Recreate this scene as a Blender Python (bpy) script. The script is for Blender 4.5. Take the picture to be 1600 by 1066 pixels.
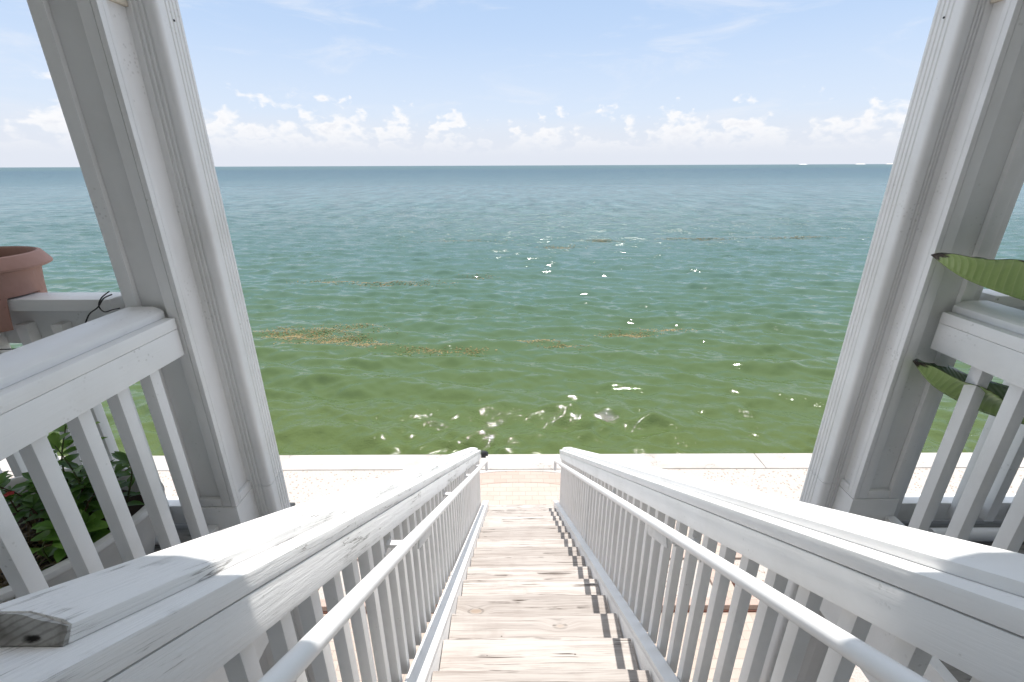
import bpy, bmesh, math, random
import numpy as np
from mathutils import Vector, Matrix

S = bpy.context.scene
for o in list(bpy.data.objects):
    bpy.data.objects.remove(o)
R = math.radians
random.seed(7)
rng = np.random.default_rng(11)

# ------------------------------------------------------------------ camera
cam_d = bpy.data.cameras.new("camera")
cam = bpy.data.objects.new("camera", cam_d)
S.collection.objects.link(cam)
S.camera = cam
cam_d.sensor_width = 36.0
cam_d.lens = 36.0 * 711 / 1600
cam_d.clip_start = 0.02
cam_d.clip_end = 60000
cam.matrix_world = Matrix.Rotation(R(90 - 21.1), 4, 'X') @ Matrix.Rotation(R(-0.22), 4, 'Z')

# ------------------------------------------------------------------ sun and sky
SUN_DIR = Vector((0.075, 0.07, 1.0)).normalized()      # towards the sun
sun_d = bpy.data.lights.new("sun", 'SUN')
sun_d.energy = 3.0
sun_d.angle = R(0.5)
sun_d.color = (1.0, 0.955, 0.90)
sun = bpy.data.objects.new("sun", sun_d)
S.collection.objects.link(sun)
sun.rotation_euler = SUN_DIR.to_track_quat('Z', 'Y').to_euler()

W = bpy.data.worlds.new("World")
S.world = W
W.use_nodes = True
nt = W.node_tree
nt.nodes.clear()


class NT:
    """small wrapper for building node trees"""
    def __init__(self, tree):
        self.t = tree
    def n(self, typ, **kw):
        nd = self.t.nodes.new(typ)
        for k, v in kw.items():
            setattr(nd, k, v)
        return nd
    def l(self, a, b):
        self.t.links.new(a, b)
    def put(self, sock, v):
        if isinstance(v, bpy.types.NodeSocket):
            self.t.links.new(v, sock)
        elif v is not None:
            sock.default_value = v
    def math(self, op, a, b=None, c=None, clamp=False):
        nd = self.n('ShaderNodeMath', operation=op, use_clamp=clamp)
        self.put(nd.inputs[0], a)
        if b is not None: self.put(nd.inputs[1], b)
        if c is not None: self.put(nd.inputs[2], c)
        return nd.outputs[0]
    def vmath(self, op, a, b=None):
        nd = self.n('ShaderNodeVectorMath', operation=op)
        self.put(nd.inputs[0], a)
        if b is not None: self.put(nd.inputs[1], b)
        return nd.outputs[0]
    def comb(self, x, y, z):
        nd = self.n('ShaderNodeCombineXYZ')
        self.put(nd.inputs[0], x); self.put(nd.inputs[1], y); self.put(nd.inputs[2], z)
        return nd.outputs[0]
    def sep(self, v):
        nd = self.n('ShaderNodeSeparateXYZ')
        self.l(v, nd.inputs[0])
        return nd.outputs
    def noise(self, vec, scale=5, detail=4, rough=0.5, dist=0.0, dim='3D', out=0):
        nd = self.n('ShaderNodeTexNoise', noise_dimensions=dim)
        if vec is not None: self.l(vec, nd.inputs['Vector'])
        self.put(nd.inputs['Scale'], scale); self.put(nd.inputs['Detail'], detail)
        self.put(nd.inputs['Roughness'], rough); self.put(nd.inputs['Distortion'], dist)
        return nd.outputs[out]
    def voro(self, vec, scale=5, feature='F1', out='Distance', rand=1.0):
        nd = self.n('ShaderNodeTexVoronoi', feature=feature)
        if vec is not None: self.l(vec, nd.inputs['Vector'])
        self.put(nd.inputs['Scale'], scale)
        self.put(nd.inputs['Randomness'], rand)
        return nd.outputs[out]
    def ss(self, v, lo, hi, a=0.0, b=1.0):
        nd = self.n('ShaderNodeMapRange', interpolation_type='SMOOTHSTEP')
        self.put(nd.inputs[0], v); self.put(nd.inputs[1], lo); self.put(nd.inputs[2], hi)
        self.put(nd.inputs[3], a); self.put(nd.inputs[4], b)
        return nd.outputs[0]
    def mix(self, f, a, b, mode='MIX'):
        nd = self.n('ShaderNodeMix', data_type='RGBA', blend_type=mode)
        self.put(nd.inputs[0], f)
        self.put(nd.inputs[6], a if isinstance(a, bpy.types.NodeSocket) else (*a, 1))
        self.put(nd.inputs[7], b if isinstance(b, bpy.types.NodeSocket) else (*b, 1))
        return nd.outputs[2]
    def ramp(self, f, stops):
        nd = self.n('ShaderNodeValToRGB')
        self.l(f, nd.inputs[0])
        e = nd.color_ramp.elements
        while len(e) < len(stops): e.new(0.5)
        for el, (p, c) in zip(e, stops):
            el.position = p; el.color = (*c, 1)
        return nd.outputs[0]
    def bump(self, h, strength=0.3, dist=0.01, normal=None):
        nd = self.n('ShaderNodeBump')
        self.put(nd.inputs['Strength'], strength); self.put(nd.inputs['Distance'], dist)
        self.l(h, nd.inputs['Height'])
        if normal is not None: self.l(normal, nd.inputs['Normal'])
        return nd.outputs[0]


w = NT(nt)
out = w.n('ShaderNodeOutputWorld')
bg = w.n('ShaderNodeBackground')
sky = w.n('ShaderNodeTexSky', sky_type='NISHITA')
sky.sun_disc = False
sky.sun_elevation = math.asin(SUN_DIR.z)
sky.sun_rotation = math.atan2(SUN_DIR.x, SUN_DIR.y)
sky.altitude = 0
sky.air_density = 1.0
sky.dust_density = 1.2
sky.ozone_density = 1.0
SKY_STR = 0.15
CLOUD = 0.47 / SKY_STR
tc = w.n('ShaderNodeTexCoord')
dx, dy, dz = w.sep(tc.outputs['Generated'])
az = w.math('ARCTAN2', dx, dy)
# fair-weather cumulus far off, standing in a band just above the horizon
top = w.noise(w.comb(w.math('MULTIPLY', az, 4.2), 3.7, 0.4), 1.0, 3, 0.6)
topv = w.math('MULTIPLY_ADD', w.ss(top, 0.38, 0.70), 0.060, 0.016)
cv = w.comb(w.math('MULTIPLY', az, 13.0), w.math('MULTIPLY', dz, 22.0), 4.3)
warp = w.noise(cv, 2.2, 3, 0.6, out=1)
cvw = w.vmath('ADD', cv, w.vmath('SCALE', w.vmath('SUBTRACT', warp, (0.5, 0.5, 0.5))))
cvw.node.inputs[1].links[0].from_node.inputs['Scale'].default_value = 0.35
puff = w.voro(cvw, 2.1, 'SMOOTH_F1')
puff2 = w.voro(cvw, 6.0, 'SMOOTH_F1')
fb = w.noise(cvw, 2.2, 7, 0.53)
dens = w.math('MULTIPLY_ADD', puff, -0.55, w.math('MULTIPLY_ADD', puff2, -0.22, fb))
dens = w.math('ADD', dens, w.math('MULTIPLY', w.math('SUBTRACT', topv, dz), 4.2))
mask = w.ss(dens, -0.02, 0.21)
mask = w.math('MULTIPLY', mask, w.ss(dz, 0.165, 0.12))
shade = w.ss(dens, 0.10, 0.45)
tex = w.noise(cvw, 5.0, 6, 0.6)
shade = w.math('MULTIPLY', shade, w.ss(tex, 0.30, 0.66))
ccol = w.mix(shade, (1.02 * CLOUD, 1.01 * CLOUD, 1.01 * CLOUD), (0.86 * CLOUD, 0.87 * CLOUD, 0.92 * CLOUD))
# thin high cirrus
ci = w.noise(w.comb(w.math('MULTIPLY', az, 2.2), w.math('MULTIPLY', dz, 9.0), 5.0), 2.0, 6, 0.62, 0.6)
cim = w.math('MULTIPLY', w.ss(ci, 0.50, 0.80), 0.5)
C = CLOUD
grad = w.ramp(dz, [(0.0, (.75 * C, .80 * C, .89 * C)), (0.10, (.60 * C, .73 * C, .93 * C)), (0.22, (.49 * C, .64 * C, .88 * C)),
                   (0.46, (.39 * C, .55 * C, .80 * C)), (0.64, (.98 * C, 1.06 * C, 1.20 * C)), (1.0, (1.3 * C, 1.35 * C, 1.42 * C))])  # unseen upper sky made extra bright to lift the shaded woodwork
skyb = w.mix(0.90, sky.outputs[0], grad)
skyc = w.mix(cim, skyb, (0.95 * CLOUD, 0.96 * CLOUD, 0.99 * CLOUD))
# bright marine haze low over the sea
hz = w.math('MULTIPLY', w.ss(dz, 0.30, 0.0), 0.50)
hz2 = w.ss(dz, 0.15, 0.015, 0.0, 0.93)
skyc = w.mix(w.math('MAXIMUM', hz, hz2), skyc, (0.77 * CLOUD, 0.81 * CLOUD, 0.90 * CLOUD))
low = w.ss(dz, 0.012, 0.075, 0.0, 1.0)
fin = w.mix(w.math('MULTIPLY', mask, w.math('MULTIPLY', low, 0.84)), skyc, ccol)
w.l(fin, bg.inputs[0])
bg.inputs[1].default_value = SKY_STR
w.l(bg.outputs[0], out.inputs[0])

S.view_settings.view_transform = 'Standard'
S.view_settings.look = 'None'
S.view_settings.exposure = 1.1
S.view_settings.gamma = 1.0
S.render.engine = 'CYCLES'
S.cycles.max_bounces = 6
S.cycles.diffuse_bounces = 4

# ------------------------------------------------------------------ materials
def mat(name):
    m = bpy.data.materials.new(name)
    m.use_nodes = True
    t = NT(m.node_tree)
    m.node_tree.nodes.clear()
    o = t.n('ShaderNodeOutputMaterial')
    p = t.n('ShaderNodeBsdfPrincipled')
    t.l(p.outputs[0], o.inputs[0])
    return m, t, p


def ocoord(t, scale=(1, 1, 1), rnd=True):
    """object coordinates, moved by a random amount for each object"""
    c = t.n('ShaderNodeTexCoord').outputs['Object']
    if rnd:
        oi = t.n('ShaderNodeObjectInfo').outputs['Random']
        off = t.comb(t.math('MULTIPLY', oi, 37.1), t.math('MULTIPLY', oi, 91.7), t.math('MULTIPLY', oi, 53.3))
        c = t.vmath('ADD', c, off)
    return t.vmath('MULTIPLY', c, scale)


def paint(name, base=(0.85, 0.845, 0.835), grain=0.25, peel=0.2, dirt=0.15, rough=0.45, cracks=0.0):
    m, t, p = mat(name)
    raw = ocoord(t)
    g = t.vmath('MULTIPLY', raw, (2.2, 42, 42))
    gn = t.noise(g, 1.6, 6, 0.65, 0.4)
    fine = t.noise(t.vmath('MULTIPLY', raw, (9, 160, 160)), 1.0, 3, 0.6)
    big = t.noise(raw, 3.1, 5, 0.6)
    col = t.mix(t.ss(big, 0.42, 0.75, 0.0, dirt), base, (0.60, 0.585, 0.55))
    # small dings and nail heads
    v = t.voro(raw, 9.0)
    vc = t.voro(raw, 9.0, out='Color')
    pick = t.math('GREATER_THAN', t.sep(vc)[0], 0.80)
    ding = t.math('MULTIPLY', t.ss(t.math('ADD', v, t.math('MULTIPLY', fine, 0.05)), 0.075, 0.045), pick)
    col = t.mix(t.math('MULTIPLY', ding, peel * 2.0, clamp=True), col, (0.30, 0.28, 0.25))
    # specks of mildew in drifts
    mv = t.voro(raw, 70.0)
    mp = t.math('MULTIPLY', t.ss(mv, 0.30, 0.18), t.ss(t.noise(raw, 5.0, 4, 0.65), 0.56, 0.68))
    col = t.mix(t.math('MULTIPLY', mp, peel), col, (0.33, 0.32, 0.28))
    # worn streaks along the grain
    st = t.math('MULTIPLY', t.ss(gn, 0.66, 0.80), t.ss(big, 0.45, 0.62))
    col = t.mix(t.math('MULTIPLY', st, peel), col, (0.50, 0.48, 0.45))
    h = t.math('MULTIPLY_ADD', fine, 0.25, gn)
    if cracks:
        cn = t.noise(t.vmath('MULTIPLY', raw, (1.1, 26, 26)), 1.2, 5, 0.6, 0.3)
        ck = t.math('MULTIPLY', t.ss(t.math('ABSOLUTE', t.math('SUBTRACT', cn, 0.52)), 0.012, 0.0), t.ss(big, 0.46, 0.60))
        col = t.mix(t.math('MULTIPLY', ck, cracks), col, (0.16, 0.14, 0.12))
        h = t.math('SUBTRACT', h, t.math('MULTIPLY', ck, 1.5))
    h = t.math('SUBTRACT', h, ding)
    t.l(col, p.inputs['Base Color'])
    p.inputs['Roughness'].default_value = rough
    t.l(t.bump(h, grain, 0.004), p.inputs['Normal'])
    return m


M_RAIL = paint("white_rail_paint", grain=0.32, peel=0.32, dirt=0.30)
M_OLD = paint("old_white_rail_paint", grain=0.75, peel=0.48, dirt=0.32, cracks=0.85)
M_BAL = paint("baluster_paint", base=(0.85, 0.84, 0.825), grain=0.16, peel=0.32, dirt=0.32)
M_POST = paint("column_paint", base=(0.85, 0.845, 0.835), grain=0.015, peel=0.26, dirt=0.34, rough=0.4)
M_PIPE = paint("handrail_paint", base=(0.86, 0.86, 0.86), grain=0.05, peel=0.08, dirt=0.05, rough=0.35)


def wood(name, c_light, c_mid, c_dark, crack=0.9, rough=0.85):
    m, t, p = mat(name)
    raw = ocoord(t)
    oi = t.n('ShaderNodeObjectInfo').outputs['Random']
    # knots bend the grain around them
    kv = t.vmath('MULTIPLY', raw, (2.3, 5.2, 0.0))
    kd = t.voro(kv, 1.0)
    kc = t.sep(t.voro(kv, 1.0, out='Color'))[0]
    kon = t.math('GREATER_THAN', kc, 0.66)
    knot = t.math('MULTIPLY', t.ss(kd, 0.34, 0.05), kon)
    bend = t.comb(0.0, t.math('MULTIPLY', knot, 0.030), 0.0)
    rw = t.vmath('ADD', raw, bend)
    wob = t.noise(t.vmath('MULTIPLY', raw, (2.4, 5, 5)), 1.0, 2, 0.5)
    rw = t.vmath('ADD', rw, t.comb(0.0, t.math('MULTIPLY', wob, 0.022), 0.0))
    g1 = t.noise(t.vmath('MULTIPLY', rw, (1.3, 38, 38)), 1.0, 6, 0.68)
    g2 = t.noise(t.vmath('MULTIPLY', rw, (4, 190, 190)), 1.0, 3, 0.6)
    big = t.noise(raw, 4.0, 4, 0.6)
    col = t.mix(t.ss(g1, 0.40, 0.72), c_light, c_mid)
    col = t.mix(t.ss(g2, 0.45, 0.80, 0.0, 0.45), col, c_mid)
    col = t.mix(t.math('MULTIPLY', t.ss(big, 0.50, 0.72), 0.55), col, c_mid)
    tint = t.ss(oi, 0.45, 0.95, 0.0, 0.38)
    col = t.mix(tint, col, t.mix(g1, c_mid, c_dark))
    core = t.math('MULTIPLY', t.ss(kd, 0.115, 0.06), kon)
    col = t.mix(t.math('MULTIPLY', core, 0.4), col, (0.30, 0.20, 0.12))
    ring = t.math('MULTIPLY', t.ss(t.math('ABSOLUTE', t.math('SUBTRACT', kd, 0.115)), 0.030, 0.005), kon)
    ring = t.math('MULTIPLY', ring, t.ss(g2, 0.42, 0.62))
    # long open checks
    c1 = t.noise(t.vmath('MULTIPLY', rw, (0.38, 24, 24)), 1.0, 3, 0.5)
    brk = t.noise(t.vmath('MULTIPLY', raw, (3.2, 7, 7)), 1.0, 3, 0.6)
    ck = t.math('MULTIPLY', t.ss(t.math('ABSOLUTE', t.math('SUBTRACT', c1, 0.5)), 0.016, 0.004), t.ss(brk, 0.48, 0.58))
    c2 = t.noise(t.vmath('MULTIPLY', rw, (0.7, 70, 70)), 1.0, 3, 0.5)
    ck2 = t.math('MULTIPLY', t.ss(t.math('ABSOLUTE', t.math('SUBTRACT', c2, 0.55)), 0.03, 0.0), t.ss(brk, 0.62, 0.40, 0.0, 0.65))
    dk = t.math('MAXIMUM', t.math('MAXIMUM', t.math('MULTIPLY', ck, crack), t.math('MULTIPLY', ck2, crack * 0.7)),
                t.math('MULTIPLY', ring, 0.7))
    col = t.mix(dk, col, c_dark)
    nv = t.voro(t.vmath('MULTIPLY', raw, (6.0, 9.0, 0.0)), 1.0)
    nc = t.sep(t.voro(t.vmath('MULTIPLY', raw, (6.0, 9.0, 0.0)), 1.0, out='Color'))[0]
    nail = t.math('MULTIPLY', t.ss(nv, 0.040, 0.022), t.math('GREATER_THAN', nc, 0.60))
    col = t.mix(t.math('MULTIPLY', nail, 0.85), col, c_dark)
    t.l(col, p.inputs['Base Color'])
    p.inputs['Roughness'].default_value = rough
    p.inputs['Specular IOR Level'].default_value = 0.25
    h = t.math('SUBTRACT', t.math('MULTIPLY_ADD', g2, 0.3, t.math('MULTIPLY', g1, -0.7)), t.math('MULTIPLY', ck, 2.0))
    t.l(t.bump(h, 0.55, 0.005), p.inputs['Normal'])
    return m


M_TREAD = wood("bleached_tread_wood", (0.455, 0.424, 0.396), (0.315, 0.277, 0.252), (0.060, 0.044, 0.034))
M_DECK = wood("grey_deck_wood", (0.30, 0.29, 0.27), (0.22, 0.21, 0.195), (0.07, 0.065, 0.06))
M_ROT = None


def make_rot():
    m, t, p = mat("rotten_end_grain")
    raw = ocoord(t, rnd=False)
    n = t.noise(raw, 16, 4, 0.55, 0.6)
    n2 = t.noise(t.vmath('MULTIPLY', raw, (1, 1, 2.5)), 60, 4, 0.6)
    x, y, z = t.sep(raw)
    y = t.math('ABSOLUTE', y)
    gr = t.math('SINE', t.math('MULTIPLY', t.math('ADD', t.math('ADD', z, t.math('MULTIPLY', y, t.math('MULTIPLY', y, 3.0))), t.math('MULTIPLY', n, 0.02)), 620.0))
    col = t.mix(t.ss(n, 0.36, 0.62), (0.15, 0.145, 0.13), (0.46, 0.45, 0.43))
    col = t.mix(t.ss(gr, 0.2, 1.0, 0, 0.35), col, (0.10, 0.09, 0.08))
    hy = t.math('SUBTRACT', y, 0.088)
    hz_ = t.math('SUBTRACT', z, 0.008)
    hd = t.math('ADD', t.math('MULTIPLY', t.math('MULTIPLY', hy, hy), 2600.0), t.math('MULTIPLY', t.math('MULTIPLY', hz_, hz_), 16000.0))
    col = t.mix(t.ss(t.math('ADD', hd, t.math('MULTIPLY', n2, 0.9)), 0.95, 0.45), col, (0.012, 0.010, 0.008))
    t.l(col, p.inputs['Base Color'])
    p.inputs['Roughness'].default_value = 0.95
    t.l(t.bump(t.math('MULTIPLY_ADD', n2, 0.4, n), 0.5, 0.004), p.inputs['Normal'])
    return m


M_ROT = make_rot()


def simple(name, col, rough=0.6, var=0.15, scale=12, bump=0.1, metallic=0.0, dark=0.6):
    m, t, p = mat(name)
    raw = ocoord(t)
    n = t.noise(raw, scale, 5, 0.6)
    c = t.mix(t.ss(n, 0.35, 0.75, 0.0, var * 3 if var * 3 < 1 else 1), col, tuple(x * dark for x in col))
    t.l(c, p.inputs['Base Color'])
    p.inputs['Roughness'].default_value = rough
    p.inputs['Metallic'].default_value = metallic
    t.l(t.bump(n, bump, 0.003), p.inputs['Normal'])
    return m


M_TERRA = simple("terracotta", (0.47, 0.275, 0.23), 0.75, 0.16, 9, 0.12, dark=0.72)
def make_terra():
    m, t, p = mat("terracotta_weathered")
    raw = ocoord(t)
    n = t.noise(raw, 7, 5, 0.65)
    f = t.noise(t.vmath('MULTIPLY', raw, (1, 1, 0.4)), 26, 5, 0.7)
    v = t.voro(raw, 60)
    col = t.mix(t.ss(n, 0.35, 0.7), (0.44, 0.255, 0.21), (0.36, 0.195, 0.155))
    col = t.mix(t.ss(f, 0.56, 0.78, 0, 0.45), col, (0.58, 0.47, 0.42))
    sp = t.math('MULTIPLY', t.ss(v, 0.22, 0.12), t.ss(n, 0.52, 0.62))
    col = t.mix(t.math('MULTIPLY', sp, 0.7), col, (0.16, 0.09, 0.07))
    t.l(col, p.inputs['Base Color'])
    p.inputs['Roughness'].default_value = 0.8
    t.l(t.bump(f, 0.2, 0.003), p.inputs['Normal'])
    return m


M_TERRA = make_terra()
M_SOIL = simple("potting_soil", (0.045, 0.03, 0.02), 0.95, 0.3, 40, 0.6)
M_BLACK = simple("black_plastic", (0.012, 0.012, 0.013), 0.45, 0.1, 20, 0.05)
M_WPLASTIC = simple("white_plastic_pot", (0.72, 0.71, 0.69), 0.45, 0.12, 6, 0.03)
M_BLUE = simple("blue_glaze", (0.03, 0.075, 0.20), 0.15, 0.15, 8, 0.02)
M_METAL = simple("galvanised_bracket", (0.74, 0.74, 0.73), 0.4, 0.12, 30, 0.05)
M_STEM = simple("green_stem", (0.10, 0.12, 0.035), 0.6, 0.2, 20, 0.1)
M_BSTEM = simple("brown_stem", (0.10, 0.055, 0.025), 0.7, 0.2, 20, 0.1)
M_FLOWER = simple("red_flower", (0.42, 0.03, 0.03), 0.5, 0.2, 30, 0.1)
M_BULB = simple("amber_bulb", (0.45, 0.25, 0.08), 0.15, 0.1, 20, 0.0)
M_SIDING = simple("house_siding", (0.80, 0.79, 0.77), 0.6, 0.1, 3, 0.05)
M_CEIL = simple("ceiling_boards", (0.80, 0.79, 0.77), 0.6, 0.1, 3, 0.05)
M_FARB = simple("far_building", (0.55, 0.55, 0.55), 0.7, 0.05, 0.01, 0.0)
M_FARR = simple("far_roof", (0.55, 0.53, 0.50), 0.7, 0.05, 0.01, 0.0)
M_RUSTTRIM = simple("stained_trim", (0.70, 0.63, 0.52), 0.7, 0.25, 30, 0.1)


def leafmat(name, a, b, sheen=0.35, trans=0.25):
    m, t, p = mat(name)
    raw = ocoord(t)
    n = t.noise(raw, 14, 4, 0.6)
    isl = t.n('ShaderNodeNewGeometry').outputs['Random Per Island']
    f = t.math('MULTIPLY_ADD', isl, 0.7, t.math('MULTIPLY', n, 0.3))
    t.l(t.mix(f, a, b), p.inputs['Base Color'])
    p.inputs['Roughness'].default_value = sheen
    tr = t.n('ShaderNodeBsdfTranslucent')
    t.l(t.mix(f, tuple(x * 1.5 for x in a), tuple(x * 1.5 for x in b)), tr.inputs[0])
    mx = t.n('ShaderNodeMixShader')
    mx.inputs[0].default_value = trans
    t.l(p.outputs[0], mx.inputs[1]); t.l(tr.outputs[0], mx.inputs[2])
    t.l(mx.outputs[0], [x for x in t.t.nodes if x.bl_idname == 'ShaderNodeOutputMaterial'][0].inputs[0])
    return m


M_LEAF = leafmat("green_leaf", (0.085, 0.20, 0.030), (0.23, 0.40, 0.07))
M_LEAFD = leafmat("dark_leaf", (0.05, 0.13, 0.026), (0.15, 0.29, 0.055))
M_DRY = leafmat("dry_grass_leaf", (0.20, 0.15, 0.06), (0.11, 0.07, 0.03))


def bananamat(name, a, b, rib):
    m, t, p = mat(name)
    uv = t.n('ShaderNodeUVMap')
    u, v, _ = t.sep(uv.outputs[0])
    av = t.math('ABSOLUTE', v)
    line = t.math('SINE', t.math('MULTIPLY', t.math('MULTIPLY_ADD', av, 0.12, u), 190.0))
    rb = t.ss(line, 0.80, 1.0)
    n = t.noise(t.comb(t.math('MULTIPLY', u, 40), v, 0.0), 1.0, 4, 0.6)
    col = t.mix(n, a, b)
    col = t.mix(t.math('MULTIPLY', rb, 0.28), col, rib)
    # browned, dried tip and a torn dark edge
    n2 = t.noise(t.comb(t.math('MULTIPLY', u, 14), t.math('MULTIPLY', v, 3), 0.0), 1.0, 5, 0.65)
    tip = t.ss(t.math('ADD', u, t.math('MULTIPLY', n2, 0.14)), 0.155, 0.125)
    edge = t.math('MULTIPLY', t.ss(t.math('ADD', av, t.math('MULTIPLY', n2, 0.30)), 1.10, 1.16), 0.9)
    col = t.mix(t.math('MAXIMUM', tip, edge), col, (0.022, 0.014, 0.010))
    t.l(col, p.inputs['Base Color'])
    p.inputs['Roughness'].default_value = 0.30
    t.l(t.bump(line, 0.30, 0.0015), p.inputs['Normal'])
    return m


M_BAN_TOP = bananamat("big_leaf_upper_side", (0.022, 0.075, 0.015), (0.045, 0.12, 0.02), (0.07, 0.16, 0.04))
M_BAN_BOT = bananamat("big_leaf_under_side", (0.22, 0.33, 0.105), (0.30, 0.41, 0.15), (0.45, 0.53, 0.27))


def make_shell():
    m, t, p = mat("crushed_shell")
    raw = ocoord(t, rnd=False)
    v = t.sep(t.voro(raw, 34, out='Color'))
    d = t.voro(raw, 34)
    patch = t.noise(raw, 1.1, 4, 0.6)
    fine = t.noise(raw, 60, 4, 0.7)
    col = t.mix(t.ss(fine, 0.35, 0.7), (0.455, 0.425, 0.395), (0.39, 0.355, 0.325))
    thr = t.ss(patch, 0.35, 0.65, 0.97, 0.82)
    sp = t.math('GREATER_THAN', v[0], thr)
    sp = t.math('MULTIPLY', sp, t.ss(d, 0.62, 0.42))
    col = t.mix(t.math('MULTIPLY', sp, 0.75), col, t.mix(v[1], (0.17, 0.12, 0.08), (0.28, 0.19, 0.14)))
    t.l(col, p.inputs['Base Color'])
    p.inputs['Roughness'].default_value = 0.95
    t.l(t.bump(t.math('MULTIPLY_ADD', d, -0.6, fine), 0.7, 0.02), p.inputs['Normal'])
    return m


M_SHELL = make_shell()


def make_paver(name, c1, c2, mort):
    m, t, p = mat(name)
    raw = ocoord(t, rnd=False)
    b = t.n('ShaderNodeTexBrick')
    t.l(raw, b.inputs['Vector'])
    b.inputs['Scale'].default_value = 1.0
    b.inputs['Brick Width'].default_value = 0.215
    b.inputs['Row Height'].default_value = 0.108
    b.inputs['Mortar Size'].default_value = 0.0045
    b.inputs['Mortar Smooth'].default_value = 0.3
    b.inputs['Color1'].default_value = (*c1, 1)
    b.inputs['Color2'].default_value = (*c2, 1)
    b.inputs['Mortar'].default_value = (*mort, 1)
    n = t.noise(raw, 2.2, 5, 0.65)
    f = t.noise(raw, 55, 4, 0.6)
    col = t.mix(t.ss(n, 0.45, 0.75, 0.0, 0.4), b.outputs[0], tuple(0.8 * x for x in c2))
    col = t.mix(t.ss(f, 0.4, 0.8, 0, 0.25), col, mort)
    t.l(col, p.inputs['Base Color'])
    p.inputs['Roughness'].default_value = 0.9
    t.l(t.bump(t.math('MULTIPLY_ADD', f, 0.2, t.math('MULTIPLY', b.outputs[1], -1.0)), 0.5, 0.006), p.inputs['Normal'])
    return m


M_PAVER = make_paver("tan_pavers", (0.42, 0.365, 0.32), (0.40, 0.335, 0.285), (0.32, 0.27, 0.235))
M_PAVERP = make_paver("pink_pavers", (0.42, 0.325, 0.28), (0.385, 0.29, 0.245), (0.32, 0.26, 0.225))
M_EDGE = simple("red_edging", (0.17, 0.07, 0.05), 0.85, 0.2, 20, 0.2)


def make_concrete():
    m, t, p = mat("seawall_concrete")
    raw = ocoord(t, rnd=False)
    n = t.noise(raw, 1.6, 6, 0.65)
    f = t.noise(raw, 45, 4, 0.65)
    col = t.mix(t.ss(n, 0.4, 0.75), (0.44, 0.415, 0.39), (0.345, 0.32, 0.295))
    col = t.mix(t.ss(f, 0.5, 0.8, 0, 0.4), col, (0.25, 0.23, 0.21))
    cn = t.noise(raw, 0.9, 6, 0.6, 0.5)
    ck = t.math('MULTIPLY', t.ss(t.math('ABSOLUTE', t.math('SUBTRACT', cn, 0.5)), 0.006, 0.0), t.ss(n, 0.50, 0.60))
    col = t.mix(t.math('MULTIPLY', ck, 0.7), col, (0.14, 0.12, 0.10))
    st = t.noise(t.vmath('MULTIPLY', raw, (0.8, 3.0, 1.0)), 1.0, 5, 0.65)
    col = t.mix(t.ss(st, 0.54, 0.75, 0, 0.45), col, (0.26, 0.24, 0.205))
    t.l(col, p.inputs['Base Color'])
    p.inputs['Roughness'].default_value = 0.9
    t.l(t.bump(t.math('MULTIPLY_ADD', f, 0.3, n), 0.3, 0.01), p.inputs['Normal'])
    return m


M_CONC = make_concrete()


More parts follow.
